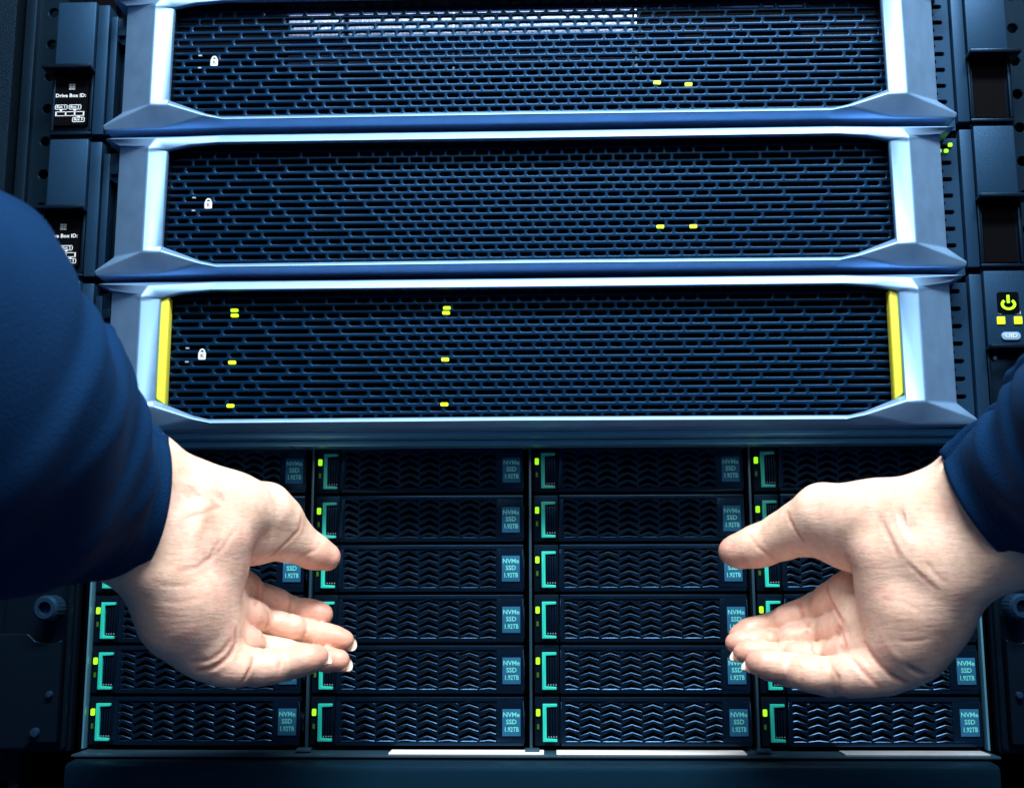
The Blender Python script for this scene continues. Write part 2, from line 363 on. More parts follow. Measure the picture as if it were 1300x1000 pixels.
MB().cyl(233.5, -2.0, -14.6, -13.0, 1.0).build('pocket_screw', 'chrome', s3)

# ------------------------------------------------------------------ drive enclosure
enc = thing('drive_enclosure', 'black drive enclosure at the bottom of the rack with rows of drive slots', 'drive enclosure', (0, 0, -178))
Z = lambda z: z + 178
m = MB(); m.box(-222, 222, 14, 18, Z(-178), Z(-24)); m.box(-224, -221.5, 0, 120, Z(-178), Z(-22)); m.box(221.5+1.5, 225, 0, 120, Z(-178), Z(-22)); m.build('cage', 'void', enc)
m = MB(); m.box(-218, 218, -22, 10, Z(-25.7), Z(-22.8)); m.build('top_lip', 'steelblue', enc, bevel=0.7)
m = MB(); m.box(-216, 216, -12.5, 10, Z(-28.9), Z(-26.0)); m.build('top_bar', 'steelblue', enc, bevel=0.8)
CX = [-108.5+110.9*k for k in range(-1, 4)]; CW = 110.9; RH = 24.8; Z0 = -27.4
for x in CX[1:4]:
    m = MB(); m.box(x-1.9, x-0.5, -1.2, 12, Z(-177), Z(-28.9)); m.build('column_divider', 'steeldark', enc, bevel=0.4)
    for r in range(7):
        pass
for x0, x1 in ((-220.9, -219.9), (221.4, 222.5)):
    m = MB(); m.box(x0, x1, -3.5, 3, Z(-177), Z(-28)); m.build('cage_edge', 'steelblue', enc, bevel=0.3)
m = MB(); m.box(-220, 222, -18, 12, Z(-178.9), Z(-177.8)); m.build('bottom_lip', 'steeldark', enc, bevel=0.3)
for x0, x1 in ((-67, 7.5), (13.5, 104)): MB().box(x0, x1, -16, -3, Z(-177.7), Z(-177.0)).build('painted_light_strip', 'lip_light', enc, bevel=0.3)  # light showing in the gap under the drives, painted as white plates
MB().box(150, 218, -16, -3, Z(-177.7), Z(-177.0)).build('painted_light_strip', 'zinc', enc, bevel=0.3)  # bluish right-hand stretch of that light, painted as a paler plate
for x in CX[1:4]:
    m = MB(); m.box(x-4, x+3, -12, -6, Z(-177.2), Z(-175.6)); m.build('lip_tab', 'steeldark', enc, bevel=0.5)
def enclosure_ear(s):
    X = lambda a, b: (min(s*a, s*b), max(s*a, s*b))
    m = MB(); m.box(*X(225.5, 262), -6, 0, Z(-178), Z(-24)); m.build('ear_bracket', 'black', enc, bevel=1.0)
    m = MB(); m.prism([(s*a, Z(b)) for a, b in ((230, -124), (235, -126), (243, -124.5), (247, -121), (250, -121), (262, -121), (262, -176), (246, -176), (243, -173), (230, -173))][::(1 if s < 0 else -1)], -13, -6)
    m.build('ear_cover', 'black', enc, bevel=1.0, seg=3)
    m = MB(); m.box(*X(226.4, 228.6), -11, -6, Z(-176), Z(-30)); m.build('ear_ridge', 'black', enc, bevel=0.8)
    # knurled thumbscrew
    n = 40; kx, kz = s*235.5, Z(-108.5); vs = []; pr = [(-8, 4.0), (-9, 6.0), (-19, 6.0), (-20.5, 5.0), (-20.5, 3.2), (-17, 3.0)]
    for y, r in pr:
        for i in range(n):
            rr = r*(1.0 + (0.05 if (i % 2 and r == 6.0) else 0)); t = 2*math.pi*i/n; vs.append((kx+rr*math.cos(t), y-2, kz+rr*math.sin(t)))
    fs = [(k*n+i, k*n+(i+1) % n, (k+1)*n+(i+1) % n, (k+1)*n+i) for k in range(len(pr)-1) for i in range(n)] + [tuple(range((len(pr)-1)*n, len(pr)*n))]
    m = MB(); m.add(vs, fs); m.build('thumbscrew', 'ear', enc, bevel=0)
    for cz, cx, r in ((-150, 234, 1.6), (-168, 240, 2.2)):
        m = MB(); m.cyl(s*cx, Z(cz), -15.2, -6, r, 16); m.build('ear_screw', 'ear', enc, bevel=0.5)
enclosure_ear(-1); enclosure_ear(1)

# ------------------------------------------------------------------ drive carriers
def chevron_plate():
    m = MB(); y = -1.2
    gx0, gx1, gz0, gz1 = 15.2, 92.6, -22.2, -2.6
    W = 10.25; p = 3.75; rise = 2.1
    x = gx0 - 3.0; col = 0
    clipx = lambda a: min(max(a, gx0), gx1)
    while x < gx1:
        xa, xm, xb = x, x+W/2, x+W
        z = gz1 + 5.0 + (p/2 if col % 2 else 0)
        while z > gz0 - 4:
            # chevron cell: outer six corners and inset hole
            def zz(q, base):                      # roof line of the cell at x = q
                return base - rise*abs(q-xm)/(W/2)
            L, Rr = clipx(xa), clipx(xb); mid = clipx(xm)
            if Rr - L > 0.8:
                ix0, ix1 = (L + 0.22 if L == xa else L+0.3), (Rr - 0.22 if Rr == xb else Rr-0.3)
                im = min(max(xm, ix0+0.1), ix1-0.1); om = min(max(xm, L+0.1), Rr-0.1)
                top, bot = z, z-p; th = 0.52
                def cl(v): return min(max(v, gz0), gz1)
                O = [(Rr, cl(zz(Rr, top))), (om, cl(zz(om, top))), (L, cl(zz(L, top))), (L, cl(zz(L, bot))), (om, cl(zz(om, bot))), (Rr, cl(zz(Rr, bot)))]
                te = 1.02; I = [(ix1, zz(ix1, top)-te), (im, zz(im, top)-th), (ix0, zz(ix0, top)-te), (ix0, zz(ix0, bot)+te), (im, zz(im, bot)+th), (ix1, zz(ix1, bot)+te)]
                I = [(a, min(max(b, gz0+0.2), gz1-0.2)) for a, b in I]
                J = [(a + (0.2 if a < im-0.01 else (-0.2 if a > im+0.01 else 0)), b + (-0.2 if k < 3 else 0.32)) for k, (a, b) in enumerate(I)]
                if I[1][1] - I[4][1] > 0.5 or I[0][1]-I[5][1] > 0.5:
                    vs = [(a, y, b) for a, b in O] + [(a, y, b) for a, b in I] + [(a, y+0.2, b) for a, b in J] + [(a, y+2.6, b) for a, b in J]
                    fs = [(k, (k+1) % 6, 6+(k+1) % 6, 6+k) for k in range(6)] + [(6+k, 6+(k+1) % 6, 12+(k+1) % 6, 12+k) for k in range(6)] + [(12+k, 12+(k+1) % 6, 18+(k+1) % 6, 18+k) for k in range(6)]
                    m.add(vs, fs)
                elif O[0][1]-O[5][1] > 0.05 or O[1][1]-O[4][1] > 0.05:
                    m.add([(a, y, b) for a, b in O], [tuple(range(6))])
            z -= p
        x += W; col += 1
    # frame round the grille
    f = MB()
    fx0, fx1, fz0, fz1 = 13.2, 106.0, -24.0, -0.7
    def bar(a, b, c, d): f.box(a, b, -1.9, 9, c, d)
    bar(fx0, fx1, fz1-2.0, fz1); bar(fx0, fx1, fz0, fz0+2.0)
    bar(fx0, gx0+0.15, fz0+2.0, fz1-2.0); bar(gx1-0.15, fx1, fz0+2.0, fz1-2.0)
    return m.mesh('grille_face', 'carrier', sharp=30), f.mesh('face_frame', 'carrier', bevel=0.45)
CG, CF = chevron_plate()
def carrier_parts():
    out = []
    out.append(('face_frame', CF, None)); out.append(('grille_face', CG, None))
    m = MB().box(14, 106, 8.5, 13, -24, -0.7); out.append(('carrier_body', m.mesh('carrier_body', 'void'), None))
    m = MB(); m.box(0.4, 12.8, -0.2, 9, -24.0, -0.7); out.append(('latch_housing', m.mesh('latch_housing', 'black', bevel=0.5), None))
    m = MB(); o = [(4.2, -4.0), (4.2, -22.0), (11.3, -22.0), (11.3, -20.7), (6.1, -20.4), (6.1, -5.6), (11.3, -5.3), (11.3, -4.0)]
    m.prism(o, -2.2, -0.1); out.append(('latch_handle', m.mesh('latch_handle', 'teal', bevel=0.25), None))
    m = MB()
    for k in range(4): m.box(6.9+k*1.25, 7.6+k*1.25, -1.7, -0.1, -19.6, -6.4)
    out.append(('latch_fins', m.mesh('latch_fins', 'carrier', bevel=0.15), None))
    m = MB(); 
    for k in range(4): m.box(7.0+k*1.25, 7.5+k*1.25, -1.95, -1.7, -19.9, -19.4)
    out.append(('latch_dots', m.mesh('latch_dots', 'greyprint'), None))
    m = MB().prism(rrect(1.1, 3.1, -9.9, -6.6, 0.5), -1.0, 0.2); out.append(('status_light', m.mesh('status_light', 'led'), None))
    m = MB().box(1.5, 2.6, -0.7, 0.2, -16.2, -13.8); out.append(('fault_light', m.mesh('fault_light', 'leddim'), None))
    m = MB().box(95.4, 104.4, -2.5, -1.5, -19.3, -6.5); out.append(('label_plate', m.mesh('label_plate', 'plate', bevel=0.2), None))
    m = MB()
    put_text(m, 'NVMe', 99.9, -9.2, -2.62, 3.15, 0.06); put_text(m, 'SSD', 99.9, -12.6, -2.62, 3.15, 0.06); put_text(m, '1.92TB', 99.9, -16.2, -2.62, 3.15, 0.05, 0.80)
    out.append(('label_text', m.mesh('label_text', 'plateprint'), 'label_plate'))
    return out
CP = carrier_parts()
colw = ('leftmost column', 'second column from the left', 'third column from the left', 'rightmost column')
roww = ('top row', 'second row from the top', 'third row from the top', 'fourth row from the top', 'fifth row from the top', 'bottom row')
for c in range(4):
    for r in range(6):
        t = thing('drive_carrier', 'black drive carrier with teal latch, %s, %s' % (colw[c], roww[r]), 'drive carrier', (CX[c]+0.2, 0.25*math.sin(7*c+3.1*r), Z0-RH*r), 'drive carriers in the enclosure')
        made = {}
        for nm, me, par in CP:
            made[nm] = link(nm, me, made.get(par, t))
        jit = random.Random(c*6+r)                      # labels are stuck on by hand, latches do not all close alike
        made['label_plate'].location = (jit.uniform(-.35, .35)*S, 0, jit.uniform(-.3, .3)*S)
        made['latch_handle'].location = (jit.uniform(-.15, .15)*S, -abs(jit.gauss(0, .3))*S, jit.uniform(-.1, .1)*S)

# ------------------------------------------------------------------ blank panel at the foot of the picture
bp = thing('blank_panel', 'plain dark blue blank panel along the bottom edge of the rack', 'panel', (0, 0, -240))
m = MB(); pr = [(-14, 60.2), (-27, 59.7), (-29.5, 58.6), (-30, 56), (-30, 0), (30, 0), (30, 60.2)]
vs = [(-218, y, z) for y, z in pr] + [(217, y, z) for y, z in pr]; n = len(pr)
m.add(vs, [tuple(range(n)), tuple(range(2*n-1, n-1, -1))] + [(i, i+n, (i+1) % n + n, (i+1) % n) for i in range(n)])
m.build('face', 'panel', bp, bevel=0.5)

# ------------------------------------------------------------------ the person's hands and sleeves
# Each hand is one continuous skin: round cones blended smoothly and meshed on a fine grid (millimetres).
LEFT =  {'palm': [[[-186.1, -130.0, -43.7, 17.9], [-158.9, -122.0, -51.2, 16.5], [-137.6, -106.0, -64.1, 15.8], [-126.6, -96.0, -65.7, 15.9]], [[-190.2, -132.0, -69.8, 17.1], [-166.7, -124.0, -77.0, 16.3], [-145.5, -116.0, -93.5, 16.2], [-140.2, -108.0, -108.2, 17.9], [-134.9, -102.0, -116.9, 16.5]], [[-160.7, -124.0, -66.2, 15.2], [-144.2, -112.0, -78.7, 16.6], [-134.3, -100.0, -89.5, 15.8], [-138.1, -100.0, -109.5, 14.4]], [[-131.4, -74.0, -98.3, 9.5], [-132.9, -84.0, -109.8, 9.5], [-133.1, -94.0, -119.6, 9.3], [-131.2, -102.0, -125.9, 9.5]]], 'thumb': [[-126.6, -96.0, -66.9, 15.4], [-114.8, -80.0, -66.6, 13.3], [-110.1, -74.0, -69.8, 11.2], [-105.0, -66.0, -77.5, 9.9], [-98.4, -61.0, -81.9, 7.7], [-91.0, -57.0, -85.3, 4.5]], 'web': [[-130.8, -92.0, -76.7, 12.7], [-118.7, -80.0, -76.5, 11.8], [-109.8, -72.0, -77.7, 8.9]], 'pads': [[[-129.3, -66.0, -97.1, 7.7], [-127.3, -62.0, -98.3, 7.3]], [[-118.3, -53.0, -103.4, 5.5], [-113.5, -52.0, -105.1, 5.5]], [[-101.8, -48.0, -109.6, 5.2], [-96.8, -48.0, -110.5, 5.2]], [[-121.6, -73.0, -110.6, 7.1], [-119.8, -68.0, -111.9, 6.7]], [[-110.9, -62.0, -115.0, 5.7], [-105.2, -60.0, -116.5, 5.7]], [[-93.1, -56.0, -120.0, 5.2], [-87.4, -57.0, -120.9, 5.0]], [[-121.4, -84.0, -121.2, 6.7], [-119.4, -80.0, -122.5, 6.5]], [[-110.7, -72.0, -126.1, 5.4], [-105.1, -70.0, -127.0, 5.4]], [[-124.8, -102.0, -131.3, 8.2], [-119.7, -100.0, -132.1, 8.0]], [[-109.9, -94.0, -132.3, 7.1], [-106.1, -93.0, -132.1, 6.9]], [[-96.3, -89.0, -129.9, 6.1], [-92.3, -89.0, -129.0, 5.9]], [[-137.5, -114.0, -102.8, 13.2], [-141.0, -110.0, -113.6, 12.1]], [[-126.8, -106.0, -78.5, 11.8], [-131.6, -104.0, -87.3, 11.8]], [[-93.9, -60.0, -83.7, 5.4], [-91.2, -58.0, -84.8, 4.9]]], 'npalm': 11, 'fingers': [[[-130.2, -76.0, -98.3, 8.5], [-123.6, -54.0, -102.4, 6.1], [-109.1, -46.0, -108.4, 5.6], [-100.9, -46.0, -110.3, 5.6], [-94.5, -47.0, -111.3, 5.0]], [[-130.6, -86.0, -108.6, 8.6], [-120.2, -60.0, -113.9, 6.8], [-101.0, -52.0, -119.3, 5.8], [-90.6, -53.0, -121.3, 5.6], [-82.7, -56.0, -122.5, 4.7]], [[-130.3, -96.0, -118.5, 8.6], [-119.6, -72.0, -124.9, 6.4], [-98.4, -62.0, -129.4, 5.5], [-88.5, -63.0, -130.6, 5.5], [-83.1, -65.0, -130.9, 4.9]], [[-130.0, -104.0, -127.1, 9.5], [-114.9, -92.0, -132.2, 7.7], [-102.4, -86.0, -131.4, 6.9], [-93.7, -85.0, -129.3, 6.2], [-89.1, -85.0, -128.1, 5.1]]]}
RIGHT =  {'palm': [[[209.5, -132.0, -45.1, 17.4], [184.4, -124.0, -59.5, 17.1], [164.3, -108.0, -72.0, 16.7], [149.1, -96.0, -71.2, 16.0]], [[215.0, -134.0, -69.4, 16.6], [192.6, -126.0, -81.9, 16.0], [169.0, -116.0, -94.7, 16.1], [163.4, -108.0, -109.6, 16.7], [157.4, -104.0, -122.7, 15.5]], [[186.6, -124.0, -73.9, 14.9], [164.4, -112.0, -86.1, 16.3], [154.6, -102.0, -98.9, 15.4], [155.8, -102.0, -116.2, 15.1]], [[142.4, -72.0, -101.1, 9.6], [146.1, -82.0, -114.6, 9.1], [148.5, -92.0, -125.3, 8.9], [148.1, -100.0, -132.4, 9.4]]], 'thumb': [[149.1, -96.0, -71.2, 16.0], [139.9, -88.0, -71.2, 15.6], [130.4, -80.0, -68.8, 14.0], [122.1, -72.0, -73.3, 11.6], [115.5, -66.0, -76.5, 10.3], [106.9, -60.0, -80.3, 9.2], [97.8, -56.0, -82.8, 6.6], [93.1, -54.0, -83.0, 4.5]], 'web': [[148.5, -92.0, -81.5, 14.5], [138.8, -82.0, -77.6, 13.0], [128.0, -74.0, -76.1, 9.4]], 'pads': [[[137.7, -67.0, -103.2, 7.8], [135.4, -64.0, -104.6, 7.6]], [[121.8, -54.0, -112.0, 6.0], [117.7, -53.0, -113.4, 6.0]], [[105.0, -49.0, -117.8, 5.2], [101.4, -49.0, -118.8, 5.1]], [[136.6, -74.0, -117.1, 7.0], [134.3, -71.0, -117.8, 6.8]], [[123.0, -61.0, -121.2, 6.1], [118.4, -60.0, -121.7, 6.0]], [[102.6, -55.0, -123.3, 5.2], [97.8, -55.0, -123.5, 4.9]], [[135.5, -86.0, -126.7, 6.8], [133.4, -83.0, -127.4, 6.6]], [[122.2, -74.0, -128.6, 5.9], [118.1, -72.0, -128.5, 5.8]], [[104.1, -66.0, -127.5, 5.1], [99.3, -67.0, -127.3, 4.8]], [[138.8, -102.0, -134.6, 8.5], [133.8, -100.0, -135.1, 8.3]], [[119.7, -95.0, -135.1, 7.3], [116.1, -94.0, -134.3, 7.1]], [[104.4, -89.0, -131.7, 6.0], [101.1, -89.0, -130.9, 5.6]], [[156.1, -114.0, -109.5, 12.3], [154.5, -110.0, -120.1, 11.6]], [[147.8, -106.0, -85.8, 11.5], [152.3, -104.0, -94.5, 11.6]], [[100.8, -60.0, -81.9, 6.8], [95.9, -57.0, -83.0, 5.6]]], 'npalm': 12, 'fingers': [[[141.3, -74.0, -102.8, 8.6], [131.5, -54.0, -108.7, 7.5], [109.8, -46.0, -117.0, 5.6], [101.7, -47.0, -119.1, 5.4], [96.9, -48.0, -120.5, 4.6]], [[142.7, -84.0, -114.5, 8.2], [132.3, -62.0, -119.3, 7.1], [112.1, -52.0, -123.4, 5.6], [100.7, -52.0, -123.9, 5.4], [94.2, -54.0, -123.8, 4.6]], [[143.6, -94.0, -124.6, 8.2], [131.6, -74.0, -129.1, 6.7], [112.1, -64.0, -128.7, 5.4], [102.3, -63.0, -127.8, 5.2], [95.9, -65.0, -127.5, 4.5]], [[145.3, -102.0, -132.9, 9.8], [126.9, -92.0, -135.9, 8.0], [111.6, -86.0, -133.5, 7.0], [103.5, -85.0, -131.6, 6.1], [98.4, -85.0, -130.6, 5.0]]]}
SLEEVE_L =  [[-156.7, -119.0, -63.6, 31.0], [-164.4, -124.0, -62.9, 32.5], [-176.0, -142.0, -61.2, 37], [-186.0, -184.0, -51.6, 55.5], [-200.0, -238.0, -33.6, 68], [-232.7, -290.0, -9.3, 70]]
SLEEVE_R =  [[186.5, -120.0, -67.0, 28.5], [194.9, -126.0, -61.3, 30], [204.8, -146.0, -55.5, 34], [211.1, -184.0, -48.9, 41], [219.9, -238.0, -36.8, 50], [249.7, -292.0, -15.2, 52]]
CREASE_L = [(0.78, 1.04, [[-132.1, -113.1, -132.2], [-125.2, -112.4, -130.7], [-120.6, -109.8, -127.1], [-118.6, -106.3, -121.9], [-118.6, -107.6, -116.1]]), (0.42, 0.96, [[-133.5, -116.1, -128.3], [-126.9, -114.5, -128.0], [-122.2, -112.2, -124.5], [-120.1, -110.5, -120.1]]), (0.78, 0.72, [[-112.5, -101.5, -127.9], [-113.4, -104.7, -133.3], [-115.8, -104.6, -137.4]]), (0.42, 0.72, [[-102.7, -95.3, -126.5], [-102.2, -98.7, -131.5], [-103.2, -97.8, -136.2]]), (0.33, 0.8, [[-123.8, -119.7, -80.4], [-126.3, -121.4, -87.2], [-130.3, -126.8, -91.1], [-135.7, -131.6, -92.4]]), (0.24, 0.8, [[-116.9, -112.4, -72.7], [-120.0, -116.7, -79.0], [-123.1, -118.6, -84.5], [-127.3, -122.5, -89.1]]), (0.21, 0.72, [[-144.3, -134.0, -97.6], [-137.0, -131.8, -98.7], [-130.5, -128.0, -97.4]]), (0.18, 0.72, [[-142.1, -131.6, -104.2], [-134.1, -129.8, -104.7], [-126.1, -124.5, -102.7]]), (0.48, 0.8, [[-98.9, -77.8, -67.7], [-99.5, -78.5, -73.6], [-105.5, -82.3, -81.0], [-109.8, -84.4, -84.8]]), (0.3, 0.72, [[-91.8, -65.4, -77.5], [-94.0, -69.0, -82.4], [-98.7, -71.2, -84.5]]), (0.18, 0.72, [[-99.8, -80.2, -70.4], [-102.5, -80.6, -77.5]]), (0.84, 0.72, [[-113.9, -71.5, -110.3], [-114.9, -69.3, -116.5], [-113.7, -82.2, -120.1]]), (0.36, 0.64, [[-99.5, -57.5, -114.9], [-99.4, -59.4, -119.2], [-98.9, -63.8, -123.4]]), (0.84, 0.72, [[-119.9, -66.2, -97.1], [-120.2, -66.3, -103.1], [-118.2, -77.8, -106.2]]), (0.36, 0.64, [[-108.8, -52.9, -102.2], [-108.0, -52.9, -108.0], [-106.2, -64.5, -111.6]]), (0.48, 0.72, [[-113.0, -80.6, -121.3], [-109.7, -97.9, -126.1]]), (1.0, 4.0, [[-135.2, -126.7, -64.8], [-131.9, -123.7, -60.3]]), (0.9, 3.5, [[-125.3, -119.3, -63.8], [-123.3, -117.0, -61.6]]), (-0.6, 2.5, [[-128.5, -121.8, -62.9], [-129.6, -124.3, -71.7], [-130.8, -126.8, -79.4]]), (0.3, 0.96, [[-135.8, -128.9, -72.0], [-129.8, -124.0, -69.5], [-124.0, -118.0, -65.9]])]
CREASE_R = [(0.72, 1.04, [[152.6, -111.6, -137.0], [147.6, -112.9, -134.6], [141.4, -111.6, -128.5], [139.0, -105.9, -121.4]]), (0.6, 0.96, [[142.9, -109.9, -138.8], [137.2, -110.5, -133.8], [134.0, -107.1, -129.3], [132.7, -92.4, -124.4], [133.5, -82.6, -118.5]]), (0.33, 0.8, [[151.6, -127.2, -90.1], [154.9, -129.5, -94.3], [160.8, -131.5, -100.2]]), (-0.21, 1.28, [[146.3, -116.6, -70.0], [148.2, -121.5, -78.3], [150.2, -125.8, -85.9], [154.1, -129.2, -91.9], [160.5, -132.0, -98.4]]), (0.3, 0.96, [[144.8, -115.5, -72.1], [146.7, -119.9, -78.8], [148.7, -123.9, -86.4]]), (0.24, 0.8, [[156.3, -130.9, -88.7], [159.6, -132.5, -93.8], [163.3, -133.2, -97.9]]), (0.48, 0.8, [[114.5, -80.1, -66.7], [115.9, -83.8, -72.7], [120.1, -84.0, -79.6]]), (0.3, 0.72, [[100.0, -67.6, -76.5], [103.9, -70.1, -82.5], [109.5, -69.4, -86.0]]), (0.84, 0.72, [[122.6, -57.6, -106.4], [123.8, -60.0, -111.9], [124.8, -65.4, -116.2]]), (0.36, 0.64, [[109.2, -49.9, -111.8], [109.6, -54.5, -118.3]]), (0.84, 0.72, [[123.7, -66.8, -118.7], [123.3, -79.2, -125.9]]), (0.36, 0.64, [[111.3, -56.5, -119.0], [111.0, -68.5, -125.0]]), (0.9, 0.72, [[131.8, -73.1, -99.3], [133.8, -77.7, -108.4], [134.7, -87.3, -113.5]]), (0.9, 0.72, [[133.4, -83.7, -115.6], [134.1, -93.4, -123.2]]), (0.48, 0.72, [[124.0, -79.6, -127.0], [121.8, -101.2, -131.8]]), (0.42, 0.72, [[125.6, -97.4, -128.8], [127.5, -105.5, -135.2], [128.5, -103.0, -140.9]]), (0.36, 0.72, [[113.6, -99.7, -130.8], [113.8, -99.6, -138.0]]), (1.6, 4.5, [[154.0, -116.5, -133.2], [155.8, -118.5, -131.4]]), (0.21, 0.8, [[143.8, -118.1, -119.3], [150.6, -123.2, -120.4], [159.3, -125.5, -119.0]]), (0.21, 0.72, [[142.6, -117.6, -104.1], [148.9, -124.8, -105.1], [155.9, -128.3, -109.2]]), (1.0, 4.0, [[150.0, -121.9, -73.1], [152.5, -124.0, -72.1]]), (0.8, 3.5, [[152.0, -125.0, -76.4], [154.9, -127.5, -77.1]])]
NAILS_L = [(1, (0.3, 0.7, -0.7), 1.5), (2, (0.3, 0.6, -0.8), 1.5), (3, (0.5, 0.5, -0.6), 1.2)]
NAILS_R = [(2, (-0.3, 0.5, -0.8), 1.5), (3, (-0.4, 0.5, -0.7), 1.5)]
SEAM_L = [(2.15, 0.0)]
SEAM_R = [(0.75, 0.0)]

def cone_field(P, a, b):
    A = np.array(a[:3]); B = np.array(b[:3]); d = B-A; L = float(d@d)+1e-9
    w = P-A; t = np.clip((w@d)/L, 0, 1)
    return np.linalg.norm(w - t[..., None]*d, axis=-1) - (a[3] + t*(b[3]-a[3]))
def smin(a, b, k):
    h = np.clip(0.5+0.5*(b-a)/k, 0, 1); return b*(1-h)+a*h - k*h*(1-h)
def hand_field(P, H):
    palm = None
    for ch in H['palm']:
        for a, b in zip(ch, ch[1:]):
            f = cone_field(P, a, b); palm = f if palm is None else smin(palm, f, 9.0)
    th = None
    for a, b in zip(H['thumb'], H['thumb'][1:]):
        f = cone_field(P, a, b); th = f if th is None else smin(th, f, 3.0)
    palm = smin(palm, th, 6.0)
    for a, b in zip(H['web'], H['web'][1:]): palm = smin(palm, cone_field(P, a, b), 5.0)
    for a, b in H['pads'][H['npalm']:]: palm = smin(palm, cone_field(P, a, b), 7.0)
    F = None
    for fi, ch in enumerate(H['fingers']):
        g = None
        for a, b in zip(ch, ch[1:]):
            f = cone_field(P, a, b); g = f if g is None else smin(g, f, 1.6)
        lo_ = fi*3 - (1 if fi == 3 and H['npalm'] == 11 else 0); hi_ = fi*3 + (2 if fi == 2 and H['npalm'] == 11 else 3)
        for a, b in H['pads'][lo_:min(hi_, H['npalm'])]: g = smin(g, cone_field(P, a, b), 3.0)
        F = g if F is None else smin(F, g, 0.5)
    return smin(palm, F, 3.0)
def surface_net(H, h):
    pts = np.array([p for ch in H['palm']+[H['thumb']]+H['fingers'] for p in ch])
    lo = (pts[:, :3]-pts[:, 3:]).min(0)-4; hi = (pts[:, :3]+pts[:, 3:]).max(0)+4
    ax = [np.arange(lo[i], hi[i]+h, h) for i in range(3)]
    # coarse pass marks the blocks near the surface, the fine pass fills only those
    n = [len(a) for a in ax]; D = np.full(n, 50.0); B = 8
    for i in range(0, n[0], B):
        for j in range(0, n[1], B):
            c = np.array([[ax[0][min(i+B//2, n[0]-1)], ax[1][min(j+B//2, n[1]-1)], ax[2][min(k+B//2, n[2]-1)]] for k in range(0, n[2], B)])
            f = hand_field(c, H)
            for q, k in enumerate(range(0, n[2], B)):
                if abs(f[q]) < B*h*1.15:
                    g = np.stack(np.meshgrid(ax[0][i:i+B], ax[1][j:j+B], ax[2][k:k+B], indexing='ij'), -1); D[i:i+B, j:j+B, k:k+B] = hand_field(g, H)
                else: D[i:i+B, j:j+B, k:k+B] = f[q]
    s = D < 0
    cells = np.zeros([m-1 for m in n], int); acc = np.zeros([m-1 for m in n]+[3]); cnt = np.zeros([m-1 for m in n])
    corner = [(a, b, c) for a in (0, 1) for b in (0, 1) for c in (0, 1)]
    sl_ = lambda o: tuple(slice(o[d], n[d]-1+o[d]) for d in range(3))
    for c0 in corner:
        for d in range(3):
            if c0[d]: continue
            c1 = list(c0); c1[d] = 1
            d0, d1 = D[sl_(c0)], D[sl_(c1)]; m = (d0 < 0) != (d1 < 0)
            t = np.where(m, d0/np.where(m, d0-d1, 1), 0)
            for e in range(3): acc[..., e] += np.where(m, c0[e] + (t if e == d else 0), 0)
            cnt += m
    act = cnt > 0; idx = np.full(act.shape, -1); idx[act] = np.arange(act.sum())
    loc = np.argwhere(act) + acc[act]/cnt[act][:, None]
    V = lo + loc*h; Fc = []
    for d in range(3):
        o = [0, 0, 0]; o[d] = 1; e, f = [(1, 2), (2, 0), (0, 1)][d]
        a = s[tuple(slice(0, n[q]-(1 if q == d else 0)) for q in range(3))]; b = s[tuple(slice(o[q], n[q]) for q in range(3))]
        for flip, mk in ((False, a & ~b), (True, ~a & b)):
            w = np.argwhere(mk); w = w[(w[:, e] > 0) & (w[:, f] > 0)]
            q = []
            for de, df in ((-1, -1), (0, -1), (0, 0), (-1, 0)):
                u = w.copy(); u[:, e] += de; u[:, f] += df
                for z in range(3): u[:, z] = np.clip(u[:, z], 0, act.shape[z]-1)
                q.append(idx[u[:, 0], u[:, 1], u[:, 2]])
            q = np.stack(q, 1); q = q[(q >= 0).all(1)]
            Fc.append(q[:, ::-1] if flip else q)
    return V, np.concatenate(Fc)
def relax(V, F, it, lam=0.5):
    E = np.concatenate([F[:, [0, 1]], F[:, [1, 2]], F[:, [2, 3]], F[:, [3, 0]]])
    for _ in range(it):
        for l in (lam, -lam*1.03):
            s = np.zeros_like(V); c = np.zeros(len(V))
            for a, b in ((0, 1), (1, 0)):
                np.add.at(s, E[:, a], V[E[:, b]]); np.add.at(c, E[:, a], 1)
            V = V + l*(s/np.maximum(c, 1)[:, None] - V)
    return V
def vnormals(V, F):
    fn = np.cross(V[F[:, 2]]-V[F[:, 0]], V[F[:, 3]]-V[F[:, 1]]); N = np.zeros_like(V)
    for k in range(4): np.add.at(N, F[:, k], fn)
    return N/np.maximum(np.linalg.norm(N, axis=1), 1e-9)[:, None]
def carve(V, F, lines):
    # skin creases: (depth, width, [points]) pressed in along the normal
    N = vnormals(V, F); disp = np.zeros(len(V))
    for dep, wid, pl in lines:
        pl = np.array(pl, float); dmin = np.full(len(V), 1e9); fade = np.ones(len(V))
        ll = len(pl)-1
        for i, (a, b) in enumerate(zip(pl, pl[1:])):
            d = b-a; t = np.clip(((V-a)@d)/(d@d+1e-9), 0, 1); q = np.linalg.norm(V-a-t[:, None]*d, axis=1)
            m = q < dmin; dmin[m] = q[m]; u = (i+t)/ll; fade[m] = (np.clip(np.minimum(u, 1-u)*5, 0, 1)[m])*0.75+0.25
        disp += dep*fade*(np.exp(-(dmin/wid)**2) - 0.15*np.exp(-((dmin-2.2*wid)/(1.2*wid))**2))
    return V - N*disp[:, None]
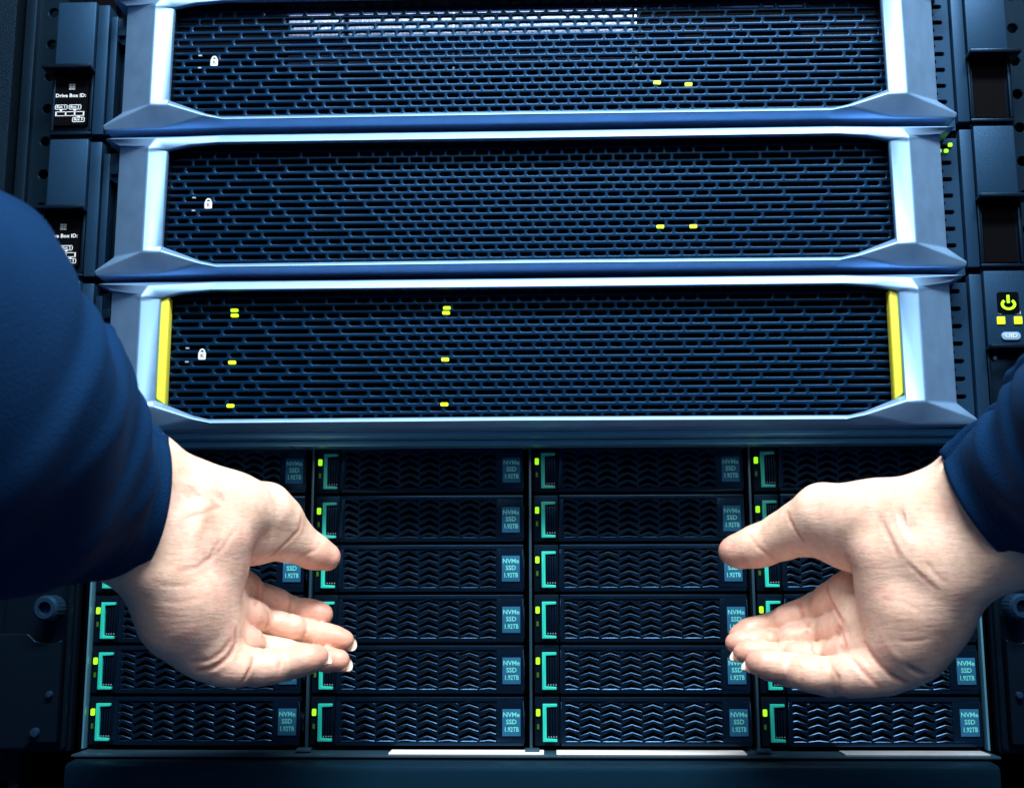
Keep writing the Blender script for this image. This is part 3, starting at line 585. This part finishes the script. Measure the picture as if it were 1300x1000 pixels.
def flush(V, H, lines):
    # redder skin at the fingertips, the finger pads and in the creases
    f = np.zeros(len(V))
    for ch in H['fingers']+[H['thumb']]: f = np.maximum(f, np.exp(-(np.linalg.norm(V-np.array(ch[-1][:3]), axis=1)/13)**2))
    for a, b in H['pads']:
        f = np.maximum(f, 0.6*np.exp(-(np.linalg.norm(V-(np.array(a[:3])+np.array(b[:3]))/2, axis=1)/(a[3]*1.25))**2))
    for dep, wid, pl in lines:
        if dep < 0.3 or wid > 2: continue
        pl = np.array(pl)
        for a, b in zip(pl, pl[1:]):
            d = b-a; t = np.clip(((V-a)@d)/(d@d+1e-9), 0, 1); q = np.linalg.norm(V-a-t[:, None]*d, axis=1); f = np.maximum(f, 1.15*min(1, dep+0.25)*np.exp(-(q/1.1)**2))
    return f
def skin_mesh(H, lines, m, h=0.9):
    V, F = surface_net(H, h); V = relax(V, F, 3); V = carve(V, F, lines)
    fl = flush(V, H, lines)
    me = bpy.data.meshes.new('arm'); me.from_pydata((V*S).tolist(), [], F.tolist()); me.shade_smooth(); me.materials.append(m)
    at = me.attributes.new('flush', 'FLOAT', 'POINT'); at.data.foreach_set('value', fl.astype(np.float32))
    return me
def skin_material():
    m = bpy.data.materials.new('skin'); m.use_nodes = True; nt = m.node_tree; b = nt.nodes['Principled BSDF']; L = nt.links
    tc = nt.nodes.new('ShaderNodeTexCoord')
    n1 = nt.nodes.new('ShaderNodeTexNoise'); n1.inputs['Scale'].default_value = 75; n1.inputs['Detail'].default_value = 4; L.new(tc.outputs['Object'], n1.inputs['Vector'])
    cr = nt.nodes.new('ShaderNodeValToRGB'); e = cr.color_ramp.elements
    e[0].position = 0.32; e[0].color = (0.80, 0.57, 0.44, 1); e[1].position = 0.66; e[1].color = (0.86, 0.57, 0.47, 1)
    k = e.new(0.5); k.color = (0.88, 0.66, 0.54, 1)
    L.new(n1.outputs['Fac'], cr.inputs['Fac'])
    at = nt.nodes.new('ShaderNodeAttribute'); at.attribute_name = 'flush'
    mx = nt.nodes.new('ShaderNodeMix'); mx.data_type = 'RGBA'; mx.inputs['B'].default_value = (0.70, 0.30, 0.23, 1)
    ml = nt.nodes.new('ShaderNodeMath'); ml.operation = 'MULTIPLY'; ml.inputs[1].default_value = 0.72; L.new(at.outputs['Fac'], ml.inputs[0]); L.new(ml.outputs[0], mx.inputs['Factor'])
    L.new(cr.outputs['Color'], mx.inputs['A'])
    n4 = nt.nodes.new('ShaderNodeTexNoise'); n4.inputs['Scale'].default_value = 260; n4.inputs['Detail'].default_value = 6; n4.inputs['Roughness'].default_value = 0.7; L.new(tc.outputs['Object'], n4.inputs['Vector'])
    m4 = nt.nodes.new('ShaderNodeMapRange'); m4.inputs['From Min'].default_value = 0.3; m4.inputs['From Max'].default_value = 0.7; m4.inputs['To Min'].default_value = 0.84; m4.inputs['To Max'].default_value = 1.08; L.new(n4.outputs['Fac'], m4.inputs['Value'])
    vm = nt.nodes.new('ShaderNodeVectorMath'); vm.operation = 'SCALE'; L.new(mx.outputs['Result'], vm.inputs[0]); L.new(m4.outputs['Result'], vm.inputs['Scale'])
    L.new(vm.outputs['Vector'], b.inputs['Base Color'])
    b.inputs['Roughness'].default_value = 0.42; b.inputs['Specular IOR Level'].default_value = 0.45
    b.inputs['Subsurface Weight'].default_value = 0.35; b.inputs['Subsurface Radius'].default_value = (1.0, 0.35, 0.2); b.inputs['Subsurface Scale'].default_value = 0.0035
    v = nt.nodes.new('ShaderNodeTexVoronoi'); v.inputs['Scale'].default_value = 620; v.feature = 'DISTANCE_TO_EDGE'; L.new(tc.outputs['Object'], v.inputs['Vector'])
    mp = nt.nodes.new('ShaderNodeMapping'); mp.inputs['Rotation'].default_value = (0.3, 0.5, 0.4); mp.inputs['Scale'].default_value = (160, 160, 620)
    n2 = nt.nodes.new('ShaderNodeTexNoise'); n2.inputs['Scale'].default_value = 1.0; n2.inputs['Detail'].default_value = 5; n2.inputs['Distortion'].default_value = 0.4
    L.new(tc.outputs['Object'], mp.inputs['Vector']); L.new(mp.outputs['Vector'], n2.inputs['Vector'])
    ad = nt.nodes.new('ShaderNodeMath'); ad.operation = 'MULTIPLY_ADD'; ad.inputs[1].default_value = 0.25; L.new(v.outputs['Distance'], ad.inputs[0]); L.new(n2.outputs['Fac'], ad.inputs[2])
    bp = nt.nodes.new('ShaderNodeBump'); bp.inputs['Strength'].default_value = 0.55; bp.inputs['Distance'].default_value = 0.0004
    L.new(ad.outputs[0], bp.inputs['Height']); L.new(bp.outputs['Normal'], b.inputs['Normal'])
    return m
def cloth_material():
    m = bpy.data.materials.new('navy_cloth'); m.use_nodes = True; nt = m.node_tree; b = nt.nodes['Principled BSDF']; L = nt.links
    tc = nt.nodes.new('ShaderNodeTexCoord'); n = nt.nodes.new('ShaderNodeTexNoise'); n.inputs['Scale'].default_value = 25; n.inputs['Detail'].default_value = 8; L.new(tc.outputs['Object'], n.inputs['Vector'])
    r = nt.nodes.new('ShaderNodeMix'); r.data_type = 'RGBA'; r.inputs['A'].default_value = (0.0015, 0.018, 0.066, 1); r.inputs['B'].default_value = (0.003, 0.030, 0.100, 1)
    L.new(n.outputs['Fac'], r.inputs['Factor']); L.new(r.outputs['Result'], b.inputs['Base Color'])
    b.inputs['Roughness'].default_value = 0.9; b.inputs['Specular IOR Level'].default_value = 0.06
    b.inputs['Sheen Weight'].default_value = 0.05; b.inputs['Sheen Roughness'].default_value = 0.4; b.inputs['Sheen Tint'].default_value = (0.1, 0.35, 0.8, 1)
    w = nt.nodes.new('ShaderNodeTexNoise'); w.inputs['Scale'].default_value = 1300; w.inputs['Detail'].default_value = 2; L.new(tc.outputs['Object'], w.inputs['Vector'])
    bp = nt.nodes.new('ShaderNodeBump'); bp.inputs['Strength'].default_value = 0.7; bp.inputs['Distance'].default_value = 0.0006
    L.new(w.outputs['Fac'], bp.inputs['Height']); L.new(bp.outputs['Normal'], b.inputs['Normal'])
    return m
SKIN = skin_material(); CLOTH = cloth_material()
NAIL = mat('nail', (0.80, 0.66, 0.58), 0.28, coat=0.3); NAILW = mat('nail_edge', (0.74, 0.70, 0.62), 0.3, coat=0.3)

DRAPE = ((34, 2.6, 0.7, 1.2), (58, 2.9, 0.5, 1.6), (84, 2.6, 0.9, 1.5), (36, 0.6, -0.7, 1.2), (60, 0.3, -0.6, 1.5), (112, 2.8, 0.6, 1.8))
def sleeve_mesh(path, seed, seams):
    P = np.array([p[:3] for p in path]); Rr = np.array([p[3] for p in path])
    # resample the axis smoothly
    s = np.r_[0, np.cumsum(np.linalg.norm(np.diff(P, axis=0), axis=1))]; n = 90; q = np.linspace(0, s[-1], n)
    C = np.stack([np.interp(q, s, P[:, k]) for k in range(3)], 1); R = np.interp(q, s, Rr)
    for _ in range(30): C[1:-1] = (C[:-2]+2*C[1:-1]+C[2:])/4; R[1:-1] = (R[:-2]+2*R[1:-1]+R[2:])/4
    T = np.gradient(C, axis=0); T /= np.linalg.norm(T, axis=1)[:, None]
    up_ = np.array([0, 0, 1.0]); A = np.cross(T, up_); A /= np.linalg.norm(A, axis=1)[:, None]; B = np.cross(A, T)
    m = 260; th = np.linspace(0, 2*math.pi, m, endpoint=False)
    V = []; rng = np.random.RandomState(seed)
    ph = rng.rand(8)*6.28
    for i in range(n):
        u = q[i]
        fold = np.zeros(m)
        for k in range(4):
            fold += (0.9+0.5*k % 2)*np.sin(u*(0.055+0.02*k) + (k+1)*th*(1 if k % 2 else -1) + ph[k])*min(1, u/30)*(1+u/200)*0.45
        fold += 0.5*np.sin(3*th+ph[5]) * min(1, u/15)
        for c0, tw in seams:
            dth = (th - (c0 + tw*u) + math.pi) % (2*math.pi) - math.pi
            fold += -2.0*np.exp(-(dth*R[i]/1.5)**2) + 1.3*np.exp(-((dth*R[i]-4.0)/2.4)**2)
        for k, (uc, tc_, sl_, am) in enumerate(DRAPE):    # short drapes running round the arm
            dth = (th - tc_ + math.pi) % (2*math.pi) - math.pi
            w_ = u - uc - sl_*dth*20
            fold += am*np.exp(-(dth/0.9)**2)*(np.exp(-(w_/4.5)**2) - 0.8*np.exp(-((w_-8)/4.0)**2))
        hem = 0.5*math.exp(-((u-1.2)/1.6)**2) - 0.45*math.exp(-((u-22)/0.9)**2)
        r = R[i] + fold + hem
        V.append(C[i] + r[:, None]*(np.cos(th)[:, None]*A[i] + np.sin(th)[:, None]*B[i]))
    inner = []
    for i in range(0, 14):                       # turned-in inside of the cuff
        r = R[i] - 1.8
        inner.append(C[i] + r*(np.cos(th)[:, None]*A[i] + np.sin(th)[:, None]*B[i]))
    rows = inner[::-1] + V
    VV = np.concatenate(rows); nr = len(rows)
    F = [(i*m+j, i*m+(j+1) % m, (i+1)*m+(j+1) % m, (i+1)*m+j) for i in range(nr-1) for j in range(m)]
    me = bpy.data.meshes.new('sleeve'); me.from_pydata((VV*S).tolist(), [], F); me.shade_smooth(); me.materials.append(CLOTH)
    return me
def nail_mesh(tip, prev, back, over, half=0.95):
    # curved nail lying on the back of a fingertip; back = direction away from the palm, over = how far it passes the tip
    a = np.array(tip[:3]); d = a-np.array(prev[:3]); d /= np.linalg.norm(d); b = np.array(back, float); b -= d*(b@d); b /= np.linalg.norm(b); c = np.cross(d, b)
    r = tip[3]*1.02; vs = []; nu, nv = 9, 9
    L0, L1 = -4.0, tip[3]*0.86 + over
    for i in range(nu):
        u = L0 + (L1-L0)*i/(nu-1)
        for j in range(nv):
            w = half*(-1+2*j/(nv-1))
            end = 1.6*(w/half)**2 if i == nu-1 else (1.6*(w/half)**2*i/(nu-1))
            rr = r*(1 - 0.10*max(0, u/L1)**2)
            p = a + d*(u-end) + rr*(math.cos(w)*b + math.sin(w)*c)*np.array(1.0); vs.append(p)
    top = [tuple(p) for p in vs]; n_ = len(top)
    low = [tuple(np.array(p) - 0.5*b) for p in vs]
    F = []
    for i in range(nu-1):
        for j in range(nv-1):
            k = i*nv+j; F.append((k, k+1, k+nv+1, k+nv)); F.append((n_+k, n_+k+nv, n_+k+nv+1, n_+k+1))
    for j in range(nv-1): k = (nu-1)*nv+j; F.append((k, k+1, n_+k+1, n_+k))
    for i in range(nu-1):
        for k in (i*nv, i*nv+nv-1): F.append((k, k+nv, n_+k+nv, n_+k))
    mb = MB(); mb.add(top+low, F); me = mb.mesh('fingernail', NAIL, sharp=60); me.materials.append(NAILW)
    for p in me.polygons:
        if sum((me.vertices[v].co/S - Vector(tip[:3])).dot(Vector(d)) for v in p.vertices)/len(p.vertices) > tip[3]*0.80: p.material_index = 1
    return me
person = thing('person', 'person in dark blue sleeves holding both open cupped hands before the drives', 'person', (0, -250, 0))
def attach(name, me, parent=None):
    o = bpy.data.objects.new(name, me); COL.objects.link(o); o.parent = parent
    w = Vector((0, 0.25, 0)) if parent is person else Vector((0, 0, 0))
    o.location = w; return o
for H, lines, SLV, nails, seams, seed in ((LEFT, CREASE_L, SLEEVE_L, NAILS_L, SEAM_L, 3), (RIGHT, CREASE_R, SLEEVE_R, NAILS_R, SEAM_R, 8)):
    arm = attach('arm', skin_mesh(H, lines, SKIN), person)
    arm['label'] = 'bare hand with thumb on top and fingers curled, ' + ('left of the picture' if H is LEFT else 'right of the picture')
    attach('sleeve', sleeve_mesh(SLV, seed, seams), person)
    for f, back, over in nails:
        ch = H['fingers'][f] if f >= 0 else H['thumb']
        attach('fingernail', nail_mesh(ch[-1], ch[-3], back, over), arm)
